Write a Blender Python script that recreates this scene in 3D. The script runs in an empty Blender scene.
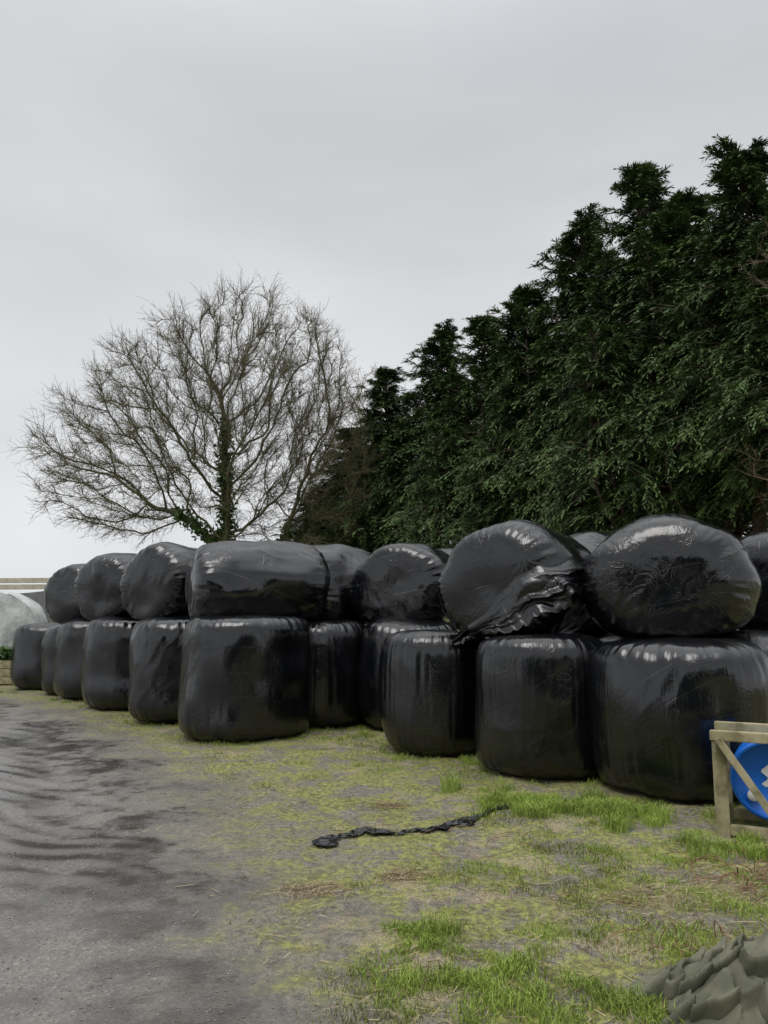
import bpy, math, random, time, bmesh
import numpy as np
from mathutils import Vector, Matrix
from mathutils.bvhtree import BVHTree
random.seed(7); rng=np.random.default_rng(7)
S=bpy.context.scene
# ------------------------------------------------------------------ noise
_T=np.random.default_rng(3).random((64,64,64)).astype(np.float32)*2-1
def vn(p):
    p=np.asarray(p,dtype=np.float64); i=np.floor(p).astype(int); f=p-i; f=f*f*(3-2*f)
    i0=i&63; i1=(i+1)&63
    x0,y0,z0=i0.T; x1,y1,z1=i1.T; fx,fy,fz=f.T
    a=_T[x0,y0,z0]*(1-fx)+_T[x1,y0,z0]*fx; b=_T[x0,y1,z0]*(1-fx)+_T[x1,y1,z0]*fx
    c=_T[x0,y0,z1]*(1-fx)+_T[x1,y0,z1]*fx; d=_T[x0,y1,z1]*(1-fx)+_T[x1,y1,z1]*fx
    return (a*(1-fy)+b*fy)*(1-fz)+(c*(1-fy)+d*fy)*fz
def fbm(p,o=4):
    s=0;a=1;t=0
    p=np.asarray(p,dtype=np.float64)
    for k in range(o):
        s=s+a*vn(p*2.03**k+17.3*k); t+=a; a*=.5
    return s/t
def sst(a,b,x):
    t=np.clip((x-a)/(b-a),0,1); return t*t*(3-2*t)
# ------------------------------------------------------------------ mesh helpers
def link(o,parent=None):
    S.collection.objects.link(o)
    if parent: o.parent=parent
    return o
def mesh_np(name,V,F,mat=None,smooth=True,attrs=None,parent=None):
    me=bpy.data.meshes.new(name); V=np.asarray(V,dtype=np.float32); F=np.asarray(F,dtype=np.int32)
    m,k=F.shape
    me.vertices.add(len(V)); me.vertices.foreach_set('co',V.ravel())
    me.loops.add(m*k); me.loops.foreach_set('vertex_index',F.ravel())
    me.polygons.add(m); me.polygons.foreach_set('loop_start',np.arange(0,m*k,k,dtype=np.int32))
    me.polygons.foreach_set('loop_total',np.full(m,k,dtype=np.int32))
    me.polygons.foreach_set('use_smooth',np.full(m,smooth,dtype=bool))
    me.update(calc_edges=True)
    if attrs:
        for n,a in attrs.items():
            a=np.asarray(a,dtype=np.float32)
            if a.ndim==1:
                at=me.attributes.new(n,'FLOAT','POINT'); at.data.foreach_set('value',a)
            else:
                at=me.attributes.new(n,'FLOAT_VECTOR','POINT'); at.data.foreach_set('vector',a.ravel())
    if mat: me.materials.append(mat)
    o=bpy.data.objects.new(name,me); link(o,parent); return o
def gridfaces(nu,nv,wrap=False):
    u=np.arange(nu if wrap else nu-1); v=np.arange(nv-1)
    U,Vv=np.meshgrid(u,v,indexing='ij'); U2=(U+1)%nu
    a=U*nv+Vv; b=U2*nv+Vv
    return np.stack([a,b,b+1,a+1],-1).reshape(-1,4)
def tubes(P0,P1,R0,R1,k=3):
    P0=np.asarray(P0,float);P1=np.asarray(P1,float);R0=np.asarray(R0,float);R1=np.asarray(R1,float)
    d=P1-P0; d/=np.linalg.norm(d,axis=1,keepdims=True)+1e-9
    ref=np.where(np.abs(d[:,2:3])<.9,np.array([[0,0,1.]]),np.array([[1.,0,0]]))
    a=np.cross(d,ref); a/=np.linalg.norm(a,axis=1,keepdims=True); b=np.cross(d,a)
    n=len(P0); V=np.zeros((n,2*k,3))
    for i in range(k):
        t=2*math.pi*i/k; o=a*math.cos(t)+b*math.sin(t)
        V[:,i]=P0+o*R0[:,None]; V[:,k+i]=P1+o*R1[:,None]
    F=np.zeros((n,k,4),int); base=(np.arange(n)*2*k)[:,None]
    for i in range(k):
        j=(i+1)%k; F[:,i]=base+np.array([[i,j,k+j,k+i]])
    return V.reshape(-1,3),F.reshape(-1,4)
def empty(name,loc=(0,0,0)):
    e=bpy.data.objects.new(name,None); e.location=loc; link(e); return e
# ------------------------------------------------------------------ material helper
class M:
    def __init__(s,name):
        s.m=bpy.data.materials.new(name); s.m.use_nodes=True; s.t=s.m.node_tree
        s.b=s.t.nodes['Principled BSDF']
    def n(s,ty,**k):
        x=s.t.nodes.new(ty)
        for a,v in k.items():
            if a.startswith('i_'):
                key=a[2:]; key=int(key) if key.isdigit() else key.replace('_',' ')
                s.put(x.inputs[key],v)
            else: setattr(x,a,v)
        return x
    def put(s,inp,v):
        if isinstance(v,bpy.types.NodeSocket): s.t.links.new(v,inp)
        else:
            if hasattr(inp.default_value,'__len__') and not hasattr(v,'__len__'): v=[v]*len(inp.default_value)
            if hasattr(inp.default_value,'__len__') and len(inp.default_value)==4 and len(v)==3: v=(*v,1)
            inp.default_value=v
    def noise(s,vec,scale,detail=4,rough=.55,dist=0):
        x=s.n('ShaderNodeTexNoise',i_Scale=scale,i_Detail=detail,i_Roughness=rough,i_Distortion=dist)
        if vec is not None: s.put(x.inputs['Vector'],vec)
        return x.outputs['Fac']
    def mapv(s,vec,scale=(1,1,1),loc=(0,0,0),rot=(0,0,0)):
        x=s.n('ShaderNodeMapping'); s.put(x.inputs['Vector'],vec); x.inputs['Scale'].default_value=scale
        x.inputs['Location'].default_value=loc; x.inputs['Rotation'].default_value=rot; return x.outputs[0]
    def ramp(s,f,stops):
        x=s.n('ShaderNodeValToRGB'); s.put(x.inputs[0],f); e=x.color_ramp.elements
        while len(e)<len(stops): e.new(.5)
        for k,(p,c) in zip(e,stops):
            k.position=p; k.color=(c,c,c,1) if not hasattr(c,'__len__') else (*c,1)
        return x.outputs[0]
    def mix(s,f,a,b,mode='MIX'):
        x=s.n('ShaderNodeMix',data_type='RGBA',blend_type=mode); s.put(x.inputs[0],f)
        s.put(x.inputs[6],a); s.put(x.inputs[7],b); return x.outputs[2]
    def math(s,op,a,b=0,c=None,clamp=False):
        x=s.n('ShaderNodeMath',operation=op,use_clamp=clamp); s.put(x.inputs[0],a); s.put(x.inputs[1],b)
        if c is not None: s.put(x.inputs[2],c)
        return x.outputs[0]
    def mr(s,v,a,b,c=0,d=1):
        x=s.n('ShaderNodeMapRange',interpolation_type='SMOOTHSTEP'); s.put(x.inputs[0],v)
        for i,q in enumerate((a,b,c,d)): s.put(x.inputs[i+1],q)
        return x.outputs[0]
    def attr(s,name): return s.n('ShaderNodeAttribute',attribute_name=name)
    def obj(s): return s.n('ShaderNodeTexCoord').outputs['Object']
    def pos(s): return s.n('ShaderNodeNewGeometry').outputs['Position']
    def bump(s,h,strength=.5,dist=.01,prev=None):
        x=s.n('ShaderNodeBump',i_Height=h,i_Strength=strength,i_Distance=dist)
        if prev is not None: s.put(x.inputs['Normal'],prev)
        return x.outputs[0]
    def set(s,**k):
        for a,v in k.items(): s.put(s.b.inputs[a.replace('_',' ')],v)
        return s.m
# ------------------------------------------------------------------ ground
_by=np.array([-60,0,2.84,4,6,8.1,11.3,14,20,60]); _bx=np.array([3,.5,-.34,-.73,-1.38,-2.6,-4.8,-7.2,-11,-30])
def edge_s(x,y): return x-np.interp(y,_by,_bx)
def gh(x,y):
    x=np.asarray(x,float);y=np.asarray(y,float)
    s=edge_s(x,y); g=sst(-.4,1,s)
    p=np.stack([x,y,0*x],-1)
    fade=np.exp(-np.maximum(np.hypot(x,y)-16,0)/10)
    h=.030*fbm(p*.9,3)+(.004+.021*g)*fbm(p*6+5,3)
    rut=-.022*np.exp(-((s+1.0)/.28)**2)-.022*np.exp(-((s+2.5)/.28)**2)
    rip=.0045*np.sin((x*.6+y*1.0)*24+6*vn(p*1.3))*np.exp(-((s+1.2)/.9)**2)*sst(-.7,.3,vn(p*.8+40))
    return (h+rut+rip)*fade
def build_ground():
    ysp=np.concatenate([-np.geomspace(400,.6,50),np.linspace(-.3,2.2,8),np.linspace(2.25,9,400),9+np.geomspace(.03,600,200)])
    xs=np.concatenate([-np.geomspace(500,9,45),np.linspace(-8.8,-3.1,110),np.linspace(-3.05,3.6,340),np.linspace(3.7,9,40),np.geomspace(9.3,500,45)])
    X,Y=np.meshgrid(xs,ysp,indexing='ij'); x=X.ravel();y=Y.ravel()
    V=np.stack([x,y,gh(x,y)],-1)
    m=M('ground_mat'); P=m.pos(); e=m.attr('edge').outputs['Fac']
    n1=m.noise(P,1.1,4,.6); n2=m.noise(P,5,5,.65); n3=m.noise(P,28,4,.7); n4=m.noise(P,140,3,.7)
    s=m.math('ADD',e,m.math('MULTIPLY',m.math('SUBTRACT',n1,.5),2.4))
    s=m.math('ADD',s,m.math('MULTIPLY',m.math('SUBTRACT',n2,.5),3.2))
    grass=m.mr(s,-.3,.9)
    puddle=m.mr(m.mix(.3,n1,n2),.45,.57,1,0)
    trk=m.mix(m.mr(n2,.35,.65),(.078,.071,.062),(.130,.118,.103))
    trk=m.mix(m.mr(n1,.4,.65),trk,(.165,.153,.134))
    vor=m.n('ShaderNodeTexVoronoi',i_Scale=85.0); m.put(vor.inputs['Vector'],P)
    bw=m.n('ShaderNodeRGBToBW'); m.put(bw.inputs[0],vor.outputs['Color'])
    grit=m.mix(1,trk,m.ramp(bw.outputs[0],[(.1,.5),(.55,.9),(.8,1.3),(.95,2.1)]),'MULTIPLY')
    trk=m.mix(m.mr(n3,.3,.7,.35,1),trk,grit)
    trk=m.mix(m.mr(n4,.45,.75,0,.55),trk,(.045,.041,.036))
    trk=m.mix(m.math('MULTIPLY',puddle,.55),trk,(.045,.040,.035))
    mud=m.mix(m.mr(n3,.35,.65),(.060,.050,.035),(.17,.148,.11))
    mud=m.mix(m.mr(n4,.52,.68),mud,(.32,.29,.24))
    moss=m.mix(m.mr(n3,.38,.62),(.11,.115,.024),(.345,.35,.062))
    moss=m.mix(m.mr(n4,.35,.7),m.mix(.6,moss,(.07,.065,.025)),moss)
    straw=m.mix(m.mr(n4,.4,.62),(.13,.10,.058),(.42,.35,.21))
    pm=m.noise(P,3.1,6,.75); ps=m.noise(m.mapv(P,loc=(7,3,1)),1.9,6,.74)
    g=m.mix(m.mr(pm,.43,.52),mud,moss); g=m.mix(m.mr(ps,.54,.62,0,.8),g,straw)
    mid=m.mix(m.mr(n2,.42,.58),mud,trk)
    zone=m.mix(m.mr(s,-.9,.1),trk,mid); col=m.mix(grass,zone,g)
    geo=m.n('ShaderNodeSeparateXYZ'); m.put(geo.inputs[0],P)
    col=m.mix(m.mr(geo.outputs[1],15,19),col,m.mix(n2,(.06,.10,.025),(.10,.13,.04)))
    wet=m.math('SUBTRACT',1,m.mr(s,-1.0,.4))
    rg=m.mix(wet,.85,m.mix(puddle,.34,.07))
    h=m.math('ADD',m.math('MULTIPLY',vor.outputs['Distance'],.3),m.math('ADD',m.math('MULTIPLY',n3,1.2),m.math('MULTIPLY',n4,.5)))
    m.set(Base_Color=col,Roughness=rg,Normal=m.bump(h,m.mix(wet,.75,m.mix(puddle,.26,.09)),.012)); m.b.inputs['Specular IOR Level'].default_value=1.0
    mesh_np('ground',V,gridfaces(len(xs),len(ysp)),m.m,True,{'edge':edge_s(x,y)})
build_ground()
# ------------------------------------------------------------------ bales
def film_mat(name,bs,crs,line,vert,rlo,rhi):
    m=M(name); c=m.attr('wrap').outputs['Vector']; oi=m.n('ShaderNodeObjectInfo').outputs['Random']
    off=m.n('ShaderNodeCombineXYZ'); 
    for i in range(3): m.put(off.inputs[i],m.math('MULTIPLY',oi,37.0+i*11))
    va=m.n('ShaderNodeVectorMath',operation='ADD'); m.put(va.inputs[0],c); m.put(va.inputs[1],off.outputs[0]); c=va.outputs[0]
    fine=m.noise(m.mapv(c,(26,26,3.2)),1.5,3,.6,.4)
    crk=m.noise(m.mapv(c,(1,1,.75)),crs,3,.55,1.6)
    big=m.noise(c,2.3,2,.5,.6)
    rid=m.math('ABSOLUTE',m.math('SUBTRACT',crk,.5))
    lines=m.mr(rid,0,.045,1,0)
    wv=m.n('ShaderNodeTexWave',wave_type='BANDS',bands_direction='Z',wave_profile='SAW',i_Scale=1.3,i_Distortion=1.1,i_Detail=1.0); m.put(wv.inputs['Vector'],m.mapv(c,(1,1,1),rot=(.35,.2,0)))
    amt=m.mr(big,.42,.62,.14,1.0)
    h=m.math('ADD',m.math('MULTIPLY',fine,vert),m.math('MULTIPLY',m.math('SUBTRACT',m.math('MULTIPLY',lines,line),m.math('MULTIPLY',rid,1.1)),amt))
    h=m.math('ADD',h,m.math('MULTIPLY',m.mr(wv.outputs['Fac'],.0,.06),.10))
    dust=m.mr(m.noise(c,6,4,.75),.50,.78,0,.45)
    col=m.mix(dust,(.0038,.0043,.0054),(.017,.017,.0165))
    m.set(Base_Color=col,Roughness=m.math('ADD',m.ramp(m.math('ADD',m.math('MULTIPLY',big,.5),m.math('MULTIPLY',fine,.5)),[(.35,rlo),(.65,rhi)]),m.math('MULTIPLY',dust,.12)),
          Normal=m.bump(h,bs,.012)); m.b.inputs['IOR'].default_value=1.62
    return m.m
FILM=film_mat('black_bale_film',.44,8,.12,.45,.075,.22); FILM2=film_mat('slack_bale_film',.58,7,.18,.12,.075,.22)
def bale(loc,D,H,lying=False,yaw=0,tilt=0,seed=0,n=4.2,sx=1.0,sag=.07,dent=.035,hi=True):
    R=D/2;h=H/2
    ph=np.linspace(0,1,4000); ph=np.where(ph<.5,.5*(2*ph)**2.2,1-.5*(2-2*ph)**2.2)
    ph=(ph-.5)*math.pi
    rr=R*np.abs(np.cos(ph))**(2/n); zz=h*np.sign(np.sin(ph))*np.abs(np.sin(ph))**(2/n)
    L=np.concatenate([[0],np.cumsum(np.hypot(np.diff(rr),np.diff(zz)))])
    nv,nu=(110,240) if hi else (50,90)
    t=np.linspace(0,L[-1],nv); rr=np.interp(t,L,rr); zz=np.interp(t,L,zz); rr[0]=rr[-1]=.002
    th=np.linspace(0,2*math.pi,nu,endpoint=False)
    T,RR=np.meshgrid(th,rr,indexing='ij'); _,ZZ=np.meshgrid(th,zz,indexing='ij'); _,TT=np.meshgrid(th,t,indexing='ij')
    T=T.ravel();RR=RR.ravel();ZZ=ZZ.ravel();TT=TT.ravel()
    cx=np.cos(T);sy=np.sin(T); so=seed*7.77
    P=np.stack([RR*cx,RR*sy,ZZ],-1)
    nr=np.stack([cx*(RR/R)**3,sy*(RR/R)**3,np.sign(ZZ)*(np.abs(ZZ)/h)**6],-1)
    nr/=np.linalg.norm(nr,axis=1,keepdims=True)+1e-6
    corner=np.exp(-((RR/R-.90)/.13)**2)*np.exp(-((np.abs(ZZ)/h-.88)/.2)**2)
    side=1-np.abs(ZZ/h)**6; end=1-sst(.7,1,RR/R)
    d=dent*fbm(P*1.9+so,2)*1.3
    d+=.012*fbm(np.stack([cx*3,sy*3,ZZ*.8],-1)+so,2)*side
    pl=1-np.abs(fbm(np.stack([cx*7,sy*7,TT*.8],-1)+so,2))*2.5
    d+=.012*corner*pl
    q=P@np.array([[.8,.3,.5],[-.4,.9,.1],[-.4,-.3,.85]])
    slack=sst(.0,.5,vn(P*1.7+so+9))
    d+=(.011 if lying else .007)*(1-2.2*np.abs(fbm(q*np.array([7,2.4,2.4])+so,2)))*slack
    q2=P@np.array([[.6,-.5,.6],[.3,.85,.3],[-.7,.1,.7]])
    if lying: d+=.004*(1-2.2*np.abs(vn(q2*np.array([15,4,4])+so+3)))*sst(-.2,.5,vn(P*1.8+so+50))
    if not lying: d+=.0055*(1-2*np.abs(vn(np.stack([cx*15,sy*15,TT*1.2],-1)+so)))*side*sst(-.5,.4,vn(P*1.6+so+30))
    P=P+nr*d[:,None]
    P[:,:2]*=(1+.03*np.cos(2*T+so))[:,None]
    if lying:
        P=np.stack([P[:,0],P[:,2],P[:,1]],-1)
        z=P[:,2]; lo=-R*(1-sag)
        z=np.where(z<lo+.12,lo+.12-.12*(1-np.exp(-(lo+.12-z)/.12)),z)
        P[:,0]*=1+.05*(1-np.clip(z/R,-1,1))*.8
        z=z*(1-sag*.5); P[:,2]=z-z.min()
    else:
        q=(P[:,2]+h)/H; P[:,:2]*=(1+.02*(1-q)-.015)[:,None]
        P[:,2]-=P[:,2].min()
    P[:,0]*=sx
    W=P.copy() if lying else np.stack([cx*R*1.6,sy*R*1.6,TT],-1)
    F=gridfaces(nu,nv,True)
    if lying: F=F[:,::-1]
    o=mesh_np('silage_bale',P,F,FILM2 if lying else FILM,True,{'wrap':W})
    o.location=loc; o.rotation_euler=(math.radians(tilt),0,math.radians(yaw))
    return o
g0=-.02
low=[(2.40,6.42,1.40,1.21,5.4),(1.42,7.08,1.16,1.20,5.4),(.56,8.15,1.14,1.22,5.0),(.33,9.72,1.25,1.32,4.8),(-.78,9.95,1.2,1.30,5),
     (-1.60,9.15,1.52,1.34,8),(-2.70,10.42,1.36,1.33,5.2),(-3.80,11.72,1.36,1.34,5),(-4.77,12.95,1.3,1.31,5),(-5.35,13.65,1.15,1.2,5),(-6.22,14.6,1.28,1.22,5),
     (3.45,7.35,1.3,1.2,4.4),(2.65,7.9,1.3,1.2,4.4),(1.75,8.6,1.3,1.2,4.4),(1.5,10.2,1.3,1.2,4.4),(.3,11.1,1.3,1.2,4.4),(-1.0,11.3,1.3,1.25,4.4),
     (-2.1,11.9,1.3,1.25,4.4),(-3.0,12.9,1.3,1.25,4.4),(-4.0,14.0,1.3,1.25,4.4),(-4.9,15.0,1.3,1.2,4.4),(3.6,8.9,1.3,1.2,4.4),(2.7,9.7,1.3,1.2,4.4)]
for i,(x,y,D,H,n) in enumerate(low):
    bale((x,y,g0),D,H,False,(i*67)%360,0,i+1,n,hi=i<8)
top=[(2.66,7.22,1.16,1.28,1.46,-24,1.16,3.6),
     (1.36,7.75,1.17,1.24,1.24,-36,1.05,5.2),
     (.36,10.2,1.22,1.24,1.2,-24,1.07,5.0),
     (-1.60,9.75,1.26,1.19,1.70,-70,1.0,4.8),
     (-.66,10.75,1.22,1.25,1.3,-50,1.0,4.8),
     (-2.97,11.15,1.28,1.22,1.2,-30,1.0,5),
     (-4.10,12.35,1.28,1.20,1.2,-28,1.0,5),
     (-5.1,13.5,1.20,1.18,1.2,-22,1.0,5),
     (2.55,9.45,1.2,1.28,1.2,-60,1.0,3.8),(1.0,11.4,1.2,1.25,1.2,-60,1.0,3.8),(4.35,8.3,1.2,1.26,1.25,-60,1.0,3.8),(-1.6,12.1,1.22,1.2,1.2,-60,1.0,3.8)]
tops=[]
for i,(x,y,z,D,L,yaw,sx,n) in enumerate(top):
    tops.append(bale((x,y,z+g0),D,L,True,yaw,0,40+i,n,sx,.09,.055,hi=i<8))
def flap():
    o=tops[1]; bpy.context.view_layer.update(); mw=o.matrix_world
    bv=BVHTree.FromPolygons([mw@v.co for v in o.data.vertices],[p.vertices[:] for p in o.data.polygons])
    sp=np.array([(2.00,1.76),(1.82,1.68),(1.60,1.52),(1.36,1.40),(1.13,1.30),(.90,1.20),(.66,1.12)])
    wu=np.array([.05,.22,.34,.34,.24,.12,.01]); wd=np.array([.05,.08,.08,.06,.07,.07,.03])
    n=140;k=50; t=np.linspace(0,6,n); ii=np.arange(7)
    c=np.stack([np.interp(t,ii,sp[:,j]) for j in (0,1)],-1); up=np.interp(t,ii,wu); dn=np.interp(t,ii,wd)
    q=np.stack([t*1.1,0*t,0*t],-1); up=up*(1+.15*vn(q*1.2)); dn=dn*(1+.9*vn(q*2.2+7)+.3*vn(q*8))
    tg=np.gradient(c,axis=0); 
    for _ in range(14): tg[1:-1]=(tg[:-2]+tg[1:-1]+tg[2:])/3
    tg/=np.linalg.norm(tg,axis=1,keepdims=True); nr=np.stack([tg[:,1],-tg[:,0]],-1)
    V=[]
    for a in range(n):
        for b in range(k):
            v=b/(k-1); s=-dn[a]+v*(up[a]+dn[a]); x=c[a,0]+nr[a,0]*s; z=c[a,1]+nr[a,1]*s
            h=bv.ray_cast(Vector((x,5,z)),Vector((0,1,0)))[0]; y=h.y if h else np.nan
            V.append((x,y,z))
    V=np.array(V).reshape(n,k,3); y=V[...,1]
    for a in range(n):
        row=y[a]
        if np.isnan(row).all(): continue
        g=np.where(~np.isnan(row))[0]; row[:]=np.interp(np.arange(k),g,row[g])
    good=[a for a in range(n) if not np.isnan(y[a]).any()]
    for b in range(k): y[:,b]=np.interp(np.arange(n),good,y[good,b])
    for _ in range(8): y[1:-1]=(y[:-2]+2*y[1:-1]+y[2:])/4; y[:,1:-1]=(y[:,:-2]+2*y[:,1:-1]+y[:,2:])/4
    vv=np.linspace(0,1,k)[None,:]; z0=0*y.ravel(); tt=np.tile(t[:,None],(1,k)).ravel(); vr=np.tile(vv,(n,1)).ravel()
    P=np.stack([V[...,0].ravel()*3,V[...,2].ravel()*3,z0],-1)
    fold=(1-2*np.abs(vn(np.stack([tt*.28+vr*.8,vr*3.0-tt*.35+.35*vn(P),z0+2],-1)))).reshape(n,k)
    fold2=(1-2*np.abs(vn(np.stack([tt*.5,vr*8-tt*.8+.4*vn(P*1.5),z0+5],-1)))).reshape(n,k)
    loose=sst(1.02,.7,vv)
    V[...,1]=y-.006-loose*(.03+.070*np.maximum(fold,0)+.014*np.maximum(fold2,0)+.16*(1-vv)**2.0)
    V[...,2]+=loose*.010*vn(P*3+3).reshape(n,k)
    mesh_np('torn_film_flap',V.reshape(-1,3),gridfaces(n,k),FILM2,True,{'wrap':V.reshape(-1,3)*1.5},None)
flap()
# ------------------------------------------------------------------ bark / leaf materials
def simple(name,c1,c2,scale=6,rough=.85,bump=.3,dist=.01,stretch=(1,1,1),spec=.3):
    m=M(name); o=m.mapv(m.obj(),stretch); n=m.noise(o,scale,4,.65)
    m.set(Base_Color=m.mix(m.mr(n,.3,.7),c1,c2),Roughness=rough)
    if bump: m.set(Normal=m.bump(m.noise(o,scale*3,3,.7),bump,dist))
    m.b.inputs['Specular IOR Level'].default_value=spec
    return m.m
BARK=simple('lichen_bark',(.075,.066,.036),(.165,.15,.08),5,bump=0)
BARK2=simple('reddish_bark',(.15,.11,.07),(.25,.20,.13),5,bump=0)
CBARK=simple('conifer_bark',(.05,.035,.025),(.11,.08,.06),6,bump=0)
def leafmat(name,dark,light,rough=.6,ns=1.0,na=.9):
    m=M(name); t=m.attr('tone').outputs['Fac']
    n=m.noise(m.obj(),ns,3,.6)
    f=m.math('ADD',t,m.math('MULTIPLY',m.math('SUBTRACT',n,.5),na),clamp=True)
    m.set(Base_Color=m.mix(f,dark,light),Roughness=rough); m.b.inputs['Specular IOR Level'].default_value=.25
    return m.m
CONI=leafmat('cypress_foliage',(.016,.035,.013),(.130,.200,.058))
IVY=leafmat('ivy_leaves',(.03,.065,.018),(.10,.16,.045))
GRASS=leafmat('grass_blades',(.12,.15,.03),(.30,.41,.075),.55,2.0,1.2)
# ------------------------------------------------------------------ bare trees by space colonisation
def bare_tree(name,base,envs,natt,mat,seed,trunkh=2.0,step=.4,kill=.7,infl=4.5,twigs=4,rt=.012,stems=1,ivy=0,twl=.7,inert=.45,spread=.35,ex=.46):
    r=np.random.default_rng(seed); base=np.array(base,float)
    A=[]
    tot=sum(e[1][0]*e[1][1]*e[1][2]*e[2] for e in envs)
    for c,rad,w in envs:
        k=int(natt*rad[0]*rad[1]*rad[2]*w/tot); u=r.normal(size=(k,3)); u/=np.linalg.norm(u,axis=1,keepdims=True)
        A.append(np.array(c)+u*(r.random((k,1))**.36)*np.array(rad))
    A=np.concatenate(A); A=A[A[:,2]>2.3]
    N=[];par=[]
    for s in range(stems):
        q=(s-(stems-1)/2)
        p=base+np.array([q*.5,r.normal()*.2,-.1]); N.append(p);par.append(-1)
        lean=np.array([q*spread,r.normal()*.15,1.]);lean/=np.linalg.norm(lean)
        for k in range(int(trunkh*(.7+.6*r.random())/step)):
            N.append(N[-1]+lean*step+r.normal(size=3)*.04); par.append(len(N)-2)
    N=[np.array(x) for x in N]
    dist=np.full(len(A),1e9); near=np.zeros(len(A),int); alive=np.ones(len(A),bool)
    def upd(i0):
        for j in range(i0,len(N)):
            d=((A-N[j])**2).sum(1); m=d<dist; dist[m]=d[m]; near[m]=j
    upd(0)
    for it in range(150):
        act=alive&(dist<(infl**2 if it>8 else 144))
        if not act.any(): break
        i0=len(N); idx=np.where(act)[0]; order=np.argsort(near[idx]); idx=idx[order]
        nn=near[idx]; st=np.concatenate([[0],np.where(np.diff(nn))[0]+1,[len(nn)]])
        for a,b in zip(st[:-1],st[1:]):
            j=nn[a]; v=A[idx[a:b]]-N[j]; v/=np.linalg.norm(v,axis=1,keepdims=True)+1e-6
            v=v.mean(0); v/=np.linalg.norm(v)+1e-6; v=v+r.normal(size=3)*.28
            if par[j]>=0:
                q=N[j]-N[par[j]]; v+=inert*q/(np.linalg.norm(q)+1e-6)
            v/=np.linalg.norm(v)+1e-6
            N.append(N[j]+v*step); par.append(j)
        upd(i0); alive&=dist>kill**2
        if len(N)>12000: break
    N=np.array(N); par=np.array(par); n=len(N)
    ch=np.bincount(par[par>=0],minlength=n)
    w=np.where(ch==0,1.,0.)
    for j in range(n-1,0,-1):
        if par[j]>=0: w[par[j]]+=w[j]
    rad=rt*w**ex
    idx=np.where(par>=0)[0]
    P0=N[par[idx]];P1=N[idx];R1=rad[idx];R0=np.minimum(rad[par[idx]],R1*1.35)
    thick=R0>.05
    e=empty(name)
    V,F=tubes(P0[thick]-(P1-P0)[thick]*.06,P1[thick]+(P1-P0)[thick]*.06,R0[thick],R1[thick],9); mesh_np('limbs',V,F,mat,True,None,e)
    V,F=tubes(P0[~thick],P1[~thick],R0[~thick],R1[~thick],4); mesh_np('branches',V,F,mat,True,None,e)
    tip=idx[(rad[idx]<rt*3.2)]
    c=np.repeat(tip,twigs); d=N[c]-N[par[c]]; d/=np.linalg.norm(d,axis=1,keepdims=True)
    cen=N.mean(0)-np.array([0,0,2.]); o=N[c]-cen; o/=np.linalg.norm(o,axis=1,keepdims=True)
    def rnd(k,s): return r.normal(size=(k,3))*s
    start=N[c]-(N[c]-N[par[c]])*r.random((len(c),1))
    dd=d*.6+o*.45+rnd(len(c),.5)+np.array([0,0,.05]); dd/=np.linalg.norm(dd,axis=1,keepdims=True)
    L=twl*(.4+r.random((len(c),1))*.9)
    m1=start+dd*L*.5; d2=dd+rnd(len(c),.28)+np.array([0,0,.15]); d2/=np.linalg.norm(d2,axis=1,keepdims=True); m2=m1+d2*L*.55
    a=rt*.62
    ps=[start,m1];pe=[m1,m2];rs=[np.full(len(c),a),np.full(len(c),a*.75)];re=[np.full(len(c),a*.75),np.full(len(c),a*.45)]
    for k in range(4):
        f=r.random((len(c),1)); s=np.where(f<.5,start+(m1-start)*f*2,m1+(m2-m1)*(f*2-1))
        q=d2+rnd(len(c),.6); q/=np.linalg.norm(q,axis=1,keepdims=True)
        en=s+q*L*(.25+.3*r.random((len(c),1)))
        ps.append(s);pe.append(en);rs.append(np.full(len(c),a*.65));re.append(np.full(len(c),a*.4))
    V,F=tubes(np.concatenate(ps),np.concatenate(pe),np.concatenate(rs),np.concatenate(re),3); mesh_np('twigs',V,F,mat,True,None,e)
    if ivy:
        cand=idx[(rad[idx]>.085)&(N[idx][:,2]<ivy)&(np.abs(N[idx][:,0]-base[0])<2.4)]
        k=len(cand)*120; cc=r.choice(cand,k); u=rnd(k,1); u/=np.linalg.norm(u,axis=1,keepdims=True)
        p=N[cc]+(N[par[cc]]-N[cc])*r.random((k,1))+u*(rad[cc][:,None]+.03+.28*r.random((k,1))**1.5)
        leafcards('ivy',p,.12,IVY,r,e)
    return e
def leafcards(name,p,size,mat,r,parent=None):
    k=len(p); a=r.normal(size=(k,3)); a/=np.linalg.norm(a,axis=1,keepdims=True); b=np.cross(a,r.normal(size=(k,3))); b/=np.linalg.norm(b,axis=1,keepdims=True)
    s=size*(.5+r.random((k,1)))
    V=np.stack([p-a*s*.6,p+b*s*.45,p+a*s*.7,p-b*s*.45],1).reshape(-1,3)
    F=np.arange(4*k).reshape(-1,4)
    return mesh_np(name,V,F,mat,False,{'tone':np.repeat(r.random(k)*.8,4)},parent)
bare_tree('bare_oak_tree',(-5.9,30,0),[((-5.6,30,9.1),(4.8,4.2,5.4),1),((-10.2,30,7.3),(4.0,3.4,3.3),1),((-3.0,30,7.2),(2.9,3.2,4.4),1),((-8.8,30,10.0),(3.2,3,2.8),.9)],
          4000,BARK,17,2.6,.38,.66,2.2,6,.0135,2,10.5,.80,.55,.2,.515)
bare_tree('bare_ash_tree',(-1.2,37,0),[((-1.2,37,9.2),(3.2,2.6,4.3),1)],1500,BARK2,8,3,.42,.55,4.5,4,.011,1,0,.7)
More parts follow.
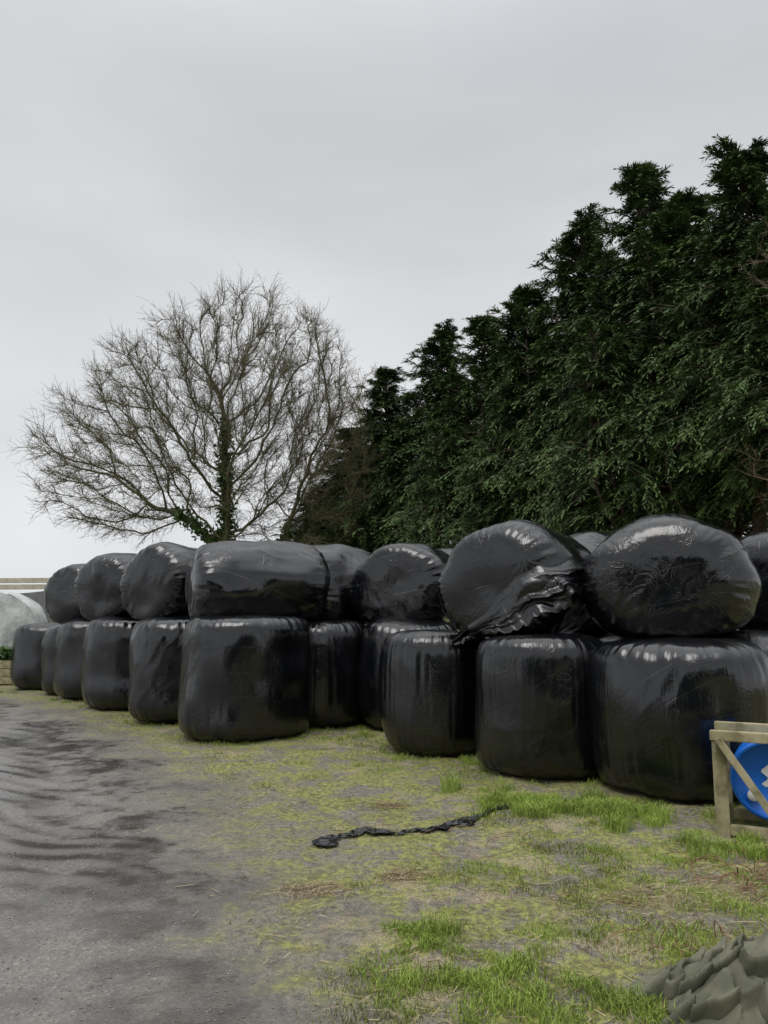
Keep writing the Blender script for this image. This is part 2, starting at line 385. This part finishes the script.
bare_tree('bare_birch_tree',(7.9,13.5,0),[((7.35,13.4,7.7),(.7,.8,1.2),1),((7.1,13.4,4.0),(.8,.8,.8),1)],170,BARK2,11,2.2,.22,.35,4,2,.0055,1,0,.4)
# ------------------------------------------------------------------ cypress trees
def cypress_mesh(seed,Ht=12.,Rm=3.1,hb=1.6,nb=860):
    r=np.random.default_rng(seed)
    nl=8; la=r.random(nl)*6.28; lr=np.concatenate([[0],.6+1.5*r.random(nl-1)]); lt=np.concatenate([[Ht],Ht*(.97-.17*lr[1:]*(.4+.9*r.random(nl-1)))])
    lx=lr*np.cos(la); ly=lr*np.sin(la)
    t=r.random(nb)**.8; wh=r.choice(nl,nb,p=np.array([.58]+[.06]*7))
    lo=np.where(wh==0,hb,Ht*.35); top_=lt[wh]; h=lo+t*(top_-lo)
    bx=lx[wh]*np.where(wh==0,0,1); by=ly[wh]*np.where(wh==0,0,1)
    az=r.random(nb)*2*math.pi
    lump=.72+.85*vn(np.stack([np.cos(az)*1.8+seed,np.sin(az)*1.8,h*.65],-1))
    RM=np.where(wh==0,Rm,Rm*.46)
    L=RM*((1-t)**.95)*1.1*lump*(.6+.7*r.random(nb))+.10+.32*r.random(nb)**2
    L*=np.where((t<.1)&(wh==0),.75,1)
    up=.15+1.3*t**4+r.normal(size=nb)*.2; dr=.30+.35*r.random(nb)
    dirh=np.stack([np.cos(az),np.sin(az),0*az],-1); sd=np.stack([-np.sin(az),np.cos(az),0*az],-1)
    base=np.stack([bx,by,h],-1)
    def bp(i,s): return base[i]+dirh[i]*(L[i]*s)[:,None]+np.array([0,0,1.])*(L[i]*(up[i]*s-dr[i]*s*s))[:,None]
    I=np.arange(nb); ss=[0,.3,.6,.9]; P0=[];P1=[];R0=[];R1=[]
    for a,b in zip(ss[:-1],ss[1:]):
        P0.append(bp(I,np.full(nb,a)));P1.append(bp(I,np.full(nb,b)));R0.append(.028*(1-a)*np.ones(nb));R1.append(.028*(1-b)*np.ones(nb))
    VB,FB=tubes(np.concatenate(P0),np.concatenate(P1),np.concatenate(R0),np.concatenate(R1),4)
    Vs=[VB];Fs=[FB];cnt=len(VB)
    for j in range(nl):
        tz=np.linspace(0,lt[j]*.96,14); k=sst(.10*Ht,.38*Ht,tz)
        tp=np.stack([.08*np.sin(tz)+lx[j]*k*(j>0),.08*np.cos(tz*1.3)+ly[j]*k*(j>0),tz],-1); tr=(.19 if j==0 else .07)*(1-tz/lt[j])+.006
        V2,F2=tubes(tp[:-1],tp[1:],tr[:-1],tr[1:],7); Vs.append(V2);Fs.append(F2+cnt);cnt+=len(V2)
    VW=np.concatenate(Vs);FW=np.concatenate(Fs)
    ns=14; i=np.repeat(I,ns); s=.2+.8*r.random(len(i))**.7; p=bp(i,s); side=np.where(r.random(len(i))<.5,-1,1.)
    tan=dirh[i]+np.array([0,0,1.])*((up[i]-2*dr[i]*s))[:,None]
    d=tan*.9+sd[i]*side[:,None]*(.15+.7*r.random((len(i),1)))+np.array([0,0,1.])*(.22+.30*r.normal(size=(len(i),1)))
    d/=np.linalg.norm(d,axis=1,keepdims=True)
    bl=(.30+.25*L[i]*(1.15-s))*(.5+1.0*r.random(len(i)))*(1-.35*t[i]**4); bl=np.minimum(bl,.95)
    nk=11; j=np.repeat(np.arange(len(i)),nk); q=(np.tile(np.arange(nk),len(i))+r.random(len(j)))/nk
    c=p[j]+d[j]*(bl[j]*q)[:,None]+np.array([0,0,-1.])*(.40*bl[j]*q**2)[:,None]
    sg=np.where(r.random(len(j))<.5,-1,1.)[:,None]
    n0=np.cross(d[j],np.array([0,0,1.])); n0/=np.linalg.norm(n0,axis=1,keepdims=True)+1e-6
    dn_=d[j]+np.array([0,0,-1.])*(.8*q)[:,None]
    ld=dn_*(.9)+n0*sg*(.25+.45*r.random((len(j),1)))+r.normal(size=(len(j),3))*.20; ld/=np.linalg.norm(ld,axis=1,keepdims=True)
    ll=(.09+.13*r.random((len(j),1)))*(1.25-.6*q[:,None]); wv=np.cross(ld,r.normal(size=(len(j),3))*.5+np.array([0,0,1.])); wv/=np.linalg.norm(wv,axis=1,keepdims=True)+1e-6
    ww=.010+.011*r.random((len(j),1))
    V=np.stack([c,c+ld*ll*.4+wv*ww,c+ld*ll,c+ld*ll*.45-wv*ww],1).reshape(-1,3)
    F=np.arange(len(V)).reshape(-1,4)
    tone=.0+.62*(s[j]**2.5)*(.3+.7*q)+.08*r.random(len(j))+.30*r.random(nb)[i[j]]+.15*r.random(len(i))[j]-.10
    return (VW,FW,V,F,np.repeat(np.clip(tone,0,1),4))
variants=[]
for sd_,hb in ((21,1.6),(22,1.6),(23,1.6),(24,3.8)):
    VW,FW,V,F,tone=cypress_mesh(sd_,hb=hb)
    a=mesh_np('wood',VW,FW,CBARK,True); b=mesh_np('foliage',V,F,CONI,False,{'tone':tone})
    variants.append((a.data,b.data)); bpy.data.objects.remove(a); bpy.data.objects.remove(b)
cyp=[(9.1,15.0,11.1,1.0,3),(8.2,16.9,11.9,1.05,3),(7.8,18.9,11.9,1.15,2),(6.8,20.2,13.5,1.1,0),(5.8,22.4,12.9,1.15,1),(4.9,24.6,11.8,1.2,2),(3.6,27.5,12.1,1.15,0),(2.0,30.,12.4,1.2,1),
     (.15,32.,11.4,1.1,2),(-1.4,33.,9.2,1.05,0),(-2.8,34.,6.8,1.15,1),(8.6,22.5,11.5,1.3,2),(5.8,26.5,11.,1.3,0)]
for i,(x,y,hh,ws,v) in enumerate(cyp):
    e=empty('cypress_tree',(x,y,0)); e.rotation_euler=(math.radians(2*math.sin(i*3.1)),math.radians(2*math.cos(i*2.3)),i*2.1); e.scale=(ws,ws,hh/12.)
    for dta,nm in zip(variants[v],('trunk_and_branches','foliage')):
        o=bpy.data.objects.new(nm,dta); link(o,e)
# ------------------------------------------------------------------ grass blades
def inside(x,y):
    m=np.zeros(len(x),bool)
    for (bx,by,D,H,n) in low: m|=np.hypot(x-bx,y-by)<D*.44
    return m
def blades(name,x,y,h,w,tone,mat,lean=.5):
    k=len(x); z=gh(x,y)-.004; a=rng.random(k)*2*math.pi
    s=np.stack([np.cos(a),np.sin(a),0*a],-1)*w[:,None]; b=rng.random(k)*2*math.pi; l=(lean*h*(.3+rng.random(k)))
    ln=np.stack([np.cos(b)*l,np.sin(b)*l,0*b],-1); p=np.stack([x,y,z],-1); up=np.stack([0*x,0*x,h],-1)
    m=p+ln*.3+up*.6; t=p+ln+up*(1-.25*lean)
    V=np.stack([p-s,p+s,m+s*.7,m-s*.7,t],1).reshape(-1,3); q=np.arange(k)[:,None]*5
    F=np.concatenate([q+np.array([[0,1,2]]),q+np.array([[0,2,3]]),q+np.array([[3,2,4]])])
    return mesh_np(name,V,F,mat,False,{'tone':np.repeat(tone,5)})
GX=[];GY=[];GH=[];GW=[];GT=[]
def add(x,y,h,w,t): GX.append(x);GY.append(y);GH.append(h);GW.append(w);GT.append(t)
k=260000; y=2.3+rng.random(k)**1.6*9; x=(-.55*y+rng.random(k)*1.2*y)
p=np.stack([x,y,0*x],-1); s=edge_s(x,y)+fbm(p*1.1,3)*1.6; fd=fbm(p*3.1+3,4); den=(.10+.90*sst(-.02,.38,fd+.02))*sst(.0,1.6,s)
m=(rng.random(k)<den)&~inside(x,y); x=x[m];y=y[m];fd=fd[m]; n_=len(x)
add(x,y,(.007+.026*rng.random(n_)**2.5)*(.7+1.6*sst(.05,.5,fd)),.0012+.0012*rng.random(n_),np.clip(.15+.6*vn(np.stack([x*2,y*2,0*x],-1))+.4*rng.random(n_),0,1)*.8)
def tufts(cx,cy,rx,ry,nn,hh,nt=14):
    nt=int(nt*1.6); tx=cx+rng.normal(size=nt)*rx*.75; ty=cy+rng.normal(size=nt)*ry*.8; ts=rng.random(nt)**1.6*.9+.25
    pr=ts**2/np.sum(ts**2); i=rng.choice(nt,nn,p=pr); x=tx[i]+rng.normal(size=nn)*.045*ts[i];y=ty[i]+rng.normal(size=nn)*.045*ts[i]; mm=~inside(x,y); x=x[mm];y=y[mm];i=i[mm]
    kk=len(x); add(x,y,hh*ts[i]*(.4+.8*rng.random(kk)),.0015+.0014*rng.random(kk),np.clip(.2+.45*rng.random(nt)[i]+.35*rng.random(kk),0,1))
for a in [(1.28,5.66,.34,.20,7500,.105,50),(1.02,6.0,.25,.2,1800,.08),(1.72,5.35,.12,.10,900,.10,5),(.20,3.48,.10,.09,1700,.055,8),(.36,3.1,.26,.16,4200,.055,28),(.80,3.0,.32,.16,3200,.06,26),
        (.0,3.25,.08,.08,300,.04,4),(2.1,4.75,.25,.15,2200,.09),(1.9,5.6,.4,.1,1200,.08),(.56,6.35,.05,.05,160,.19,3),(.1,7.6,.4,.2,700,.06),(.9,7.3,.3,.15,900,.08),(-.3,8.9,.3,.2,700,.07),(1.0,4.3,.7,.5,3000,.035,80),(1.5,4.6,.5,.4,2000,.045,40),(1.5,3.6,.4,.4,1800,.05,30),
        (1.0,3.6,.4,.3,1400,.04,35),(-6.9,13.6,.5,.2,900,.08,20),(-5.2,12.6,.4,.2,500,.06,12)]: tufts(*a)
for (bx,by,D,H,n) in low[:9]:
    k=900; a=rng.random(k)*6.28; rr_=D*.5*(.97+.10*rng.random(k)**2); x=bx+rr_*np.cos(a); y=by+rr_*np.sin(a); mm=(vn(np.stack([x*4,y*4,0*x],-1))>-.1)&~inside(x,y); x=x[mm];y=y[mm]
    add(x,y,.02+.05*rng.random(len(x))**2,.0016+.0012*rng.random(len(x)),.2+.5*rng.random(len(x)))
blades('grass',*map(np.concatenate,(GX,GY,GH,GW,GT)),GRASS,.6)
STRAW=leafmat('dead_straw',(.13,.09,.05),(.48,.40,.25),.8)
k=16000; y=2.3+rng.random(k)**1.6*8; x=-.5*y+rng.random(k)*1.15*y; p=np.stack([x,y,0*x],-1)
m=(rng.random(k)<sst(-.6,1.2,edge_s(x,y))*sst(-.2,.35,fbm(p*1.7+9,3)))&~inside(x,y); x=x[m];y=y[m]
cl=[(.05,5.9,.06),(-.35,4.1,.10),(1.3,4.05,.12),(.1,4.35,.08),(1.75,4.3,.2),(1.55,3.35,.15),(1.9,4.0,.2)]
for cx_,cy_,rr_ in cl: x=np.concatenate([x,cx_+rng.normal(size=260)*rr_]);y=np.concatenate([y,cy_+rng.normal(size=260)*rr_*.7])
ang=rng.random(len(x))*6.28; l=.012+.045*rng.random(len(x))**2; z=gh(x,y)+.006
P0=np.stack([x-np.cos(ang)*l,y-np.sin(ang)*l,z],-1);P1=np.stack([x+np.cos(ang)*l,y+np.sin(ang)*l,z+.016*rng.random(len(x))],-1); w=.0008+.001*rng.random(len(x))
V,F=tubes(P0,P1,w,w,3); mesh_np('straw_litter',V,F,STRAW,False,{'tone':np.repeat(rng.random(len(x)),6)})
r=np.random.default_rng(31); PP0=[];PP1=[];RR=[]
for i in range(105):
    if i<70: c=np.array([1.95+.20*r.normal(),4.1+.28*r.normal()])
    elif i<85: c=np.array([1.25+.15*r.normal(),3.35+.15*r.normal()])
    else: c=np.array([.2+1.2*r.random(),3.0+2.2*r.random()])
    a=r.random()*6.28; L=.06+.20*r.random(); n=6; hh=.02+.08*r.random()*(i<85); b=a+r.normal()*.5
    t=np.linspace(0,1,n); pts=np.stack([c[0]+L*t*np.cos(a+(b-a)*t),c[1]+L*t*np.sin(a+(b-a)*t),0*t],-1); pts[:,2]=gh(pts[:,0],pts[:,1])+.006+hh*np.sin(t*2.6)
    PP0.append(pts[:-1]);PP1.append(pts[1:]);RR.append(np.full(n-1,.0014+.0018*r.random()))
V,F=tubes(np.concatenate(PP0),np.concatenate(PP1),np.concatenate(RR),np.concatenate(RR)*.85,4); mesh_np('bramble_stems',V,F,simple('bramble_bark',(.12,.05,.032),(.30,.19,.11),8,.7,0),True)
k=14000; y=2.3+rng.random(k)**1.5*9; x=-.62*y+rng.random(k)*1.2*y; m=(rng.random(k)<1-.7*sst(0,1.5,edge_s(x,y)))&~inside(x,y); x=x[m];y=y[m];k=len(x)
oc=np.array([[1,0,0],[-1,0,0],[0,1,0],[0,-1,0],[0,0,1],[0,0,-1.]]); of=np.array([[0,2,4],[2,1,4],[1,3,4],[3,0,4],[2,0,5],[1,2,5],[3,1,5],[0,3,5]])
sz=.002+.0065*rng.random(k)**3; V=(oc[None]*(.6+.6*rng.random((k,6,1)))*np.array([1,1,.6]))*sz[:,None,None]+np.stack([x,y,gh(x,y)+.001],-1)[:,None]
F=(np.arange(k)[:,None,None]*6+of[None]).reshape(-1,3)
mesh_np('gravel',V.reshape(-1,3),F,simple('stone',(.09,.08,.07),(.34,.32,.29),3,.35,0),True)
# ------------------------------------------------------------------ film strip on ground
def ribbon(name,pts,w,seed=0,n=180):
    P=np.array(pts,float); t=np.linspace(0,len(P)-1,n)
    c=np.stack([np.interp(t,np.arange(len(P)),P[:,i]) for i in range(2)],-1); q=np.stack([t*2.5,0*t+seed,0*t],-1)
    c[:,0]+=.03*vn(q*1.7); c[:,1]+=.05*vn(q*1.3+9)
    tg=np.gradient(c,axis=0); tg/=np.linalg.norm(tg,axis=1,keepdims=True); nr=np.stack([-tg[:,1],tg[:,0]],-1)
    mm=13; V=[]
    for j in range(mm):
        v=(j/(mm-1)-.5); ww=w*(.6+.6*vn(q*.6+3)+.3*vn(q*3+j*.8))*sst(0,.6,t)*sst(0,.8,len(P)-1-t)+.004
        x=c[:,0]+nr[:,0]*v*ww; y_=c[:,1]+nr[:,1]*v*ww
        z=gh(x,y_)+.006+.014*np.abs(vn(np.stack([t*2,0*t+j*.9,0*t],-1)+seed))+.010*np.abs(vn(np.stack([t*9,0*t+j*.3,0*t],-1)+30))
        V.append(np.stack([x,y_,z],-1))
    V=np.stack(V,1).reshape(-1,3)
    return mesh_np(name,V,gridfaces(n,mm),FILM2,True,{'wrap':V*2.5})
ribbon('torn_film_strip',[(-.42,4.84),(-.30,5.0),(-.154,5.15),(.05,5.15),(.233,5.2),(.4,5.25),(.53,5.36),(.75,5.62),(.98,5.84)],.13,4)
# ------------------------------------------------------------------ timber frame and drum
WOOD=simple('weathered_timber',(.17,.155,.08),(.42,.37,.23),7,.85,.5,.006,(1,1,1))
def beam(name,p0,p1,w,h,parent,mat=WOOD):
    p0=Vector(p0);p1=Vector(p1);L=(p1-p0).length
    bm=bmesh.new(); bmesh.ops.create_cube(bm,size=1); 
    for v in bm.verts: v.co=Vector((v.co.x*w,v.co.y*h,v.co.z*L))
    bmesh.ops.bevel(bm,geom=bm.edges[:],offset=min(w,h)*.08,segments=2,affect='EDGES')
    me=bpy.data.meshes.new(name); bm.to_mesh(me); bm.free(); me.materials.append(mat)
    o=bpy.data.objects.new(name,me); link(o,parent); o.location=(p0+p1)/2; o.rotation_mode='QUATERNION'; o.rotation_quaternion=(p1-p0).to_track_quat('Z','Y'); return o
fr=empty('timber_frame')
A0=Vector((2.13,5.05,0)); B0=Vector((2.95,4.66,0)); dy=Vector((.20,.40,0))
for nm,off in (('front',Vector((0,0,0))),('rear',dy)):
    A=A0+off;B=B0+off; u=(B-A).normalized()
    beam(nm+'_post_a',A+Vector((0,0,-.02)),A+Vector((0,0,.585)),.07,.06,fr); beam(nm+'_post_b',B+Vector((0,0,-.02)),B+Vector((0,0,.585)),.07,.06,fr)
    beam(nm+'_top_rail',A-u*.05+Vector((0,-.0,.62)),B+u*.05+Vector((0,0,.62)),.07,.06,fr)
    beam(nm+'_bottom_rail',A+u*.042+Vector((0,0,.05)),B-u*.042+Vector((0,0,.05)),.06,.06,fr)
fw=Vector((-.24,-.43,0)).normalized()*.055
beam('brace',A0+fw+Vector((.0,0,.61)),A0+fw+(B0-A0)*.42+Vector((0,0,.03)),.07,.04,fr)
for P_ in (A0,B0):
    beam('side_rail',P_+dy*.08+Vector((0,0,.55)),P_+dy*.92+Vector((0,0,.55)),.05,.05,fr); beam('side_rail_low',P_+dy*.09+Vector((0,0,.12)),P_+dy*.91+Vector((0,0,.12)),.05,.05,fr)
BLUE=M('blue_drum_plastic'); BLUE.set(Base_Color=BLUE.mix(BLUE.noise(BLUE.obj(),5),(.0,.10,.50),(.005,.16,.66)),Roughness=.35); BLUE=BLUE.m
def lathe(name,prof,mat,parent=None,n=64):
    th=np.linspace(0,2*math.pi,n,endpoint=False); pr=np.array(prof)
    V=np.stack([np.outer(np.cos(th),pr[:,0]),np.outer(np.sin(th),pr[:,0]),np.outer(np.ones(n),pr[:,1])],-1).reshape(-1,3)
    return mesh_np(name,V,gridfaces(n,len(pr),True),mat,True,None,parent)
dr=empty('blue_plastic_drum',(2.45,5.02,.345)); dr.rotation_euler=(math.radians(-90),0,math.radians(-27))
lathe('body',[(.001,.02),(.215,.02),(.22,.008),(.225,0),(.242,0),(.25,.012),(.25,.03),(.242,.045),(.248,.1),(.25,.16),(.242,.17),(.242,.185),(.25,.195),(.252,.28),(.25,.36),(.242,.37),(.242,.385),(.25,.395),(.245,.44),(.23,.46),(.001,.46)],BLUE,dr)
WH=simple('white_label',(.60,.61,.60),(.75,.75,.73),9,.6,0)
o=lathe('bung_cap',[(.001,-.012),(.03,-.012),(.034,-.007),(.036,.021)],WH,dr,24); o.location=(-.12,.10,0)
o=lathe('bung_cap_small',[(.001,-.012),(.03,-.012),(.034,-.007),(.036,.021)],BLUE,dr,24); o.location=(.12,-.08,0)
V=[];nn=9
for a_ in range(nn):
    for b_ in range(nn):
        u=(a_/(nn-1)-.5);v=(b_/(nn-1)-.5); V.append((.05+u*.20+.02*math.sin(v*9),-.03+v*.12+.015*math.sin(u*13),.0165-.006*math.sin(u*8)**2))
mesh_np('label',V,gridfaces(nn,nn),WH,True,None,dr)
# ------------------------------------------------------------------ tarpaulin dumped in a heap
TARP=simple('olive_canvas',(.085,.088,.060),(.170,.170,.120),5,.9,.35,.003)
def tarp():
    na,nr=340,110; th=np.linspace(0,2*math.pi,na,endpoint=False); rr=np.linspace(0,1,nr)
    T,Q=np.meshgrid(th,rr,indexing='ij'); T=T.ravel();Q=Q.ravel(); cx=np.cos(T);sy=np.sin(T); z0=0*T
    R=.31/np.maximum(np.abs(np.cos(T-.5)),np.abs(np.sin(T-.5)))**.6*(1+.22*vn(np.stack([cx*1.6+4,sy*1.6,z0],-1))+.05*vn(np.stack([cx*7,sy*7,z0+3],-1)))
    R*=1+.25*np.exp(-((np.angle(np.exp(1j*(T-3.6))))/.5)**2)
    X=R*Q*cx; Y=R*Q*sy; W=np.stack([X,Y,z0],-1); warp=vn(W*5+3)*.6
    # folds wander across the heap in two crossing directions rather than radiating
    f1=1-2.3*np.abs(vn(np.stack([X*2.2+Y*5.5+warp,Y*1.2-X*.8,z0+8],-1)))
    f2=1-2.4*np.abs(vn(np.stack([X*9-Y*4+1.6*warp,Y*2.0+X*1.0,z0+20],-1)))
    f3=1-2.2*np.abs(vn(np.stack([X*16+Y*12,Y*7-X*6+warp,z0+31],-1)))
    ph=np.stack([cx*2.3+1.1*Q,sy*2.3-.7*Q,Q*.9+8],-1); f4=1-2.0*np.abs(vn(ph))
    body=(1-sst(.0,.95,Q+.16*vn(np.stack([cx*1.5,sy*1.5,z0+70],-1))))**.9
    edge=sst(1.0,.75,Q)*.7+.3
    z=.185*body+edge*(.060*np.maximum(f1,0)**1.2+.042*np.maximum(f2,0)**1.3+.016*np.maximum(f3,0)**1.3+.045*sst(.1,.5,Q)*np.maximum(f4,0)**1.3*(1.1-Q*.6))+.005
    x=X+.035*np.maximum(f2,0)+.015*f3; y=Y-.045*np.maximum(f1,0)
    x+=.10*(1-Q)**1.5; y+=.08*(1-Q)**1.5
    o=mesh_np('canvas_tarp',np.stack([x,y,np.maximum(z,.004)],-1),gridfaces(na,nr,True),TARP,True)
    so=o.modifiers.new('s','SOLIDIFY'); so.thickness=.004; return o
o=tarp(); o.location=(1.30,2.93,-.004)
# ------------------------------------------------------------------ left background
GREY=simple('grey_sheeting',(.13,.135,.135),(.23,.235,.23),4,.6,.2,.01,(1,1,.3))
PALE=simple('pale_timber',(.42,.38,.27),(.58,.54,.42),6,.8,0)
f=empty('garden_fence')
n=500; xs=np.linspace(-22,-4.5,n); zl=np.linspace(0,1.9,14); XX,ZZ=np.meshgrid(xs,zl,indexing='ij')
yy=18.1+.05*vn(np.stack([XX.ravel()*2.2,ZZ.ravel()*.5,0*XX.ravel()],-1)).reshape(XX.shape); ZZ=ZZ*(1-.05*np.abs(np.sin(XX*1.2)))
mesh_np('sheeting',np.stack([XX,yy,ZZ],-1).reshape(-1,3),gridfaces(n,14),GREY,True,None,f)
for i in range(12): x=-22+i*1.59; beam('post',(x,18.27,0),(x,18.27,2.2),.08,.08,f,PALE)
for i in range(11):
    for z in (1.98,2.13): beam('board',(-22+i*1.59+.01,18.21,z),(-22+(i+1)*1.59-.01,18.21,z+.01),.03,.12,f,PALE)
pt=empty('covered_seedling_frame'); nth=40
PL=simple('translucent_film',(.34,.37,.35),(.68,.71,.68),2.2,.35,.6,.03)
th=np.linspace(0,math.pi,nth); ys=np.linspace(15.6,16.2,10); TH,YS=np.meshgrid(th,ys,indexing='ij')
def sg(a,e): return np.sign(a)*np.abs(a)**e
V=np.stack([-8.50+1.55*sg(np.cos(TH),.45),YS,1.84*np.sin(TH)**.38-.10*sst(0,1.2,np.cos(TH)*2)+.03*vn(np.stack([TH.ravel()*4,YS.ravel()*3,0*YS.ravel()],-1)).reshape(TH.shape)],-1).reshape(-1,3); mesh_np('cover',V,gridfaces(nth,10),PL,True,None,pt)
TH2,K2=np.meshgrid(th,np.linspace(0,1,12),indexing='ij')
V=np.stack([-8.50+1.55*sg(np.cos(TH2),.45),15.6-.06*vn(np.stack([TH2.ravel()*7,K2.ravel()*3,0*K2.ravel()],-1)).reshape(TH2.shape)*(K2<.99),(1.84*np.sin(TH2)**.38-.10*sst(0,1.2,np.cos(TH2)*2))*K2],-1).reshape(-1,3); mesh_np('front_sheet',V,gridfaces(nth,12),PL,True,None,pt)
pl=empty('planter_box')
for z in (.1,.25,.4):
    beam('board',(-9.4,15.1,z),(-7.05,15.1,z),.03,.14,pl,WOOD); beam('board_rear',(-9.4,15.5,z),(-7.05,15.5,z),.03,.14,pl,WOOD)
r=np.random.default_rng(2); p=np.stack([-9.3+2.2*r.random(1500),15.15+.3*r.random(1500),.42+.3*r.random(1500)**1.5],-1); leafcards('plants',p,.07,IVY,r,pl)
# ------------------------------------------------------------------ unseen dark barn added behind the viewpoint to shape bale reflections
bn=empty('added_reflection_barn'); DK=simple('reflection_barn_dark',(.04,.045,.042),(.075,.075,.07),3,.8,0)
V=[(-14,-12,0),(14,-12,0),(14,-12,4.0),(-14,-12,4.0),(-14,-20,0),(14,-20,0),(14,-20,4.0),(-14,-20,4.0),(-14,-16,5.6),(14,-16,5.6)]
me=bpy.data.meshes.new('walls'); me.from_pydata(V,[],[(0,1,2,3),(5,4,7,6),(4,0,3,7),(1,5,6,2),(3,7,8),(2,9,6),(3,2,9,8),(7,8,9,6)]); me.materials.append(DK); link(bpy.data.objects.new('walls',me),bn)
# ------------------------------------------------------------------ world, sun, camera
w=bpy.data.worlds.new('World'); S.world=w; w.use_nodes=True; t=w.node_tree; bg=t.nodes['Background']
def N_(ty): return t.nodes.new(ty)
sky=N_('ShaderNodeTexSky'); sky.sky_type='NISHITA'; sky.sun_disc=False; sky.sun_elevation=math.radians(50); sky.sun_rotation=math.radians(-140); sky.air_density=2; sky.dust_density=3
hs=N_('ShaderNodeHueSaturation'); hs.inputs['Saturation'].default_value=.3; hs.inputs['Value'].default_value=.9; t.links.new(sky.outputs[0],hs.inputs['Color'])
tc=N_('ShaderNodeTexCoord'); mp=N_('ShaderNodeMapping'); mp.inputs['Scale'].default_value=(1,1,2.6); t.links.new(tc.outputs['Generated'],mp.inputs[0])
nz=N_('ShaderNodeTexNoise'); nz.inputs['Scale'].default_value=1.5; nz.inputs['Detail'].default_value=5; nz.inputs['Roughness'].default_value=.45; nz.inputs['Distortion'].default_value=.3; t.links.new(mp.outputs[0],nz.inputs['Vector'])
cr=N_('ShaderNodeValToRGB'); cr.color_ramp.elements[0].position=.3; cr.color_ramp.elements[0].color=(.57,.59,.62,1); cr.color_ramp.elements[1].position=.7; cr.color_ramp.elements[1].color=(.76,.77,.79,1); t.links.new(nz.outputs['Fac'],cr.inputs[0])
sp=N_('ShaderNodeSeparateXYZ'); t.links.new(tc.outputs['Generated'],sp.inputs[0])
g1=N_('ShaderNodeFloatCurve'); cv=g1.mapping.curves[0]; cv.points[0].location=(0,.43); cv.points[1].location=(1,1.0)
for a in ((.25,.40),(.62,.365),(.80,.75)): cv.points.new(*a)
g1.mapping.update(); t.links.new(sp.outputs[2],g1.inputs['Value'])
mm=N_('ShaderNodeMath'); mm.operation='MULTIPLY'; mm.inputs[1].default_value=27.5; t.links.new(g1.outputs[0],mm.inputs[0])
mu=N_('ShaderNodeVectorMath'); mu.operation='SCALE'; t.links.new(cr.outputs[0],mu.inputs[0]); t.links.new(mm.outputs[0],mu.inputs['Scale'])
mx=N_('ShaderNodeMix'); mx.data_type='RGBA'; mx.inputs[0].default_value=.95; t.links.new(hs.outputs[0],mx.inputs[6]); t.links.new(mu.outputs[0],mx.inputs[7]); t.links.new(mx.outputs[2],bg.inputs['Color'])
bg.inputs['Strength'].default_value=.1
sl=bpy.data.lights.new('sun','SUN'); sl.energy=1.3; sl.angle=math.radians(30); sl.color=(1,.97,.93); so=bpy.data.objects.new('sun',sl); link(so)
so.rotation_euler=Vector((.35,.45,-1)).to_track_quat('-Z','Y').to_euler()
cam=bpy.data.cameras.new('camera'); cam.sensor_fit='VERTICAL'; cam.sensor_height=24; cam.lens=24*770/1024; cam.clip_end=2000; cam.clip_start=.05
co=bpy.data.objects.new('camera',cam); link(co); co.location=(0,0,1.4); co.rotation_euler=(math.radians(90+7.4),0,0); S.camera=co
S.view_settings.view_transform='Standard'; S.view_settings.look='None'; S.view_settings.exposure=0
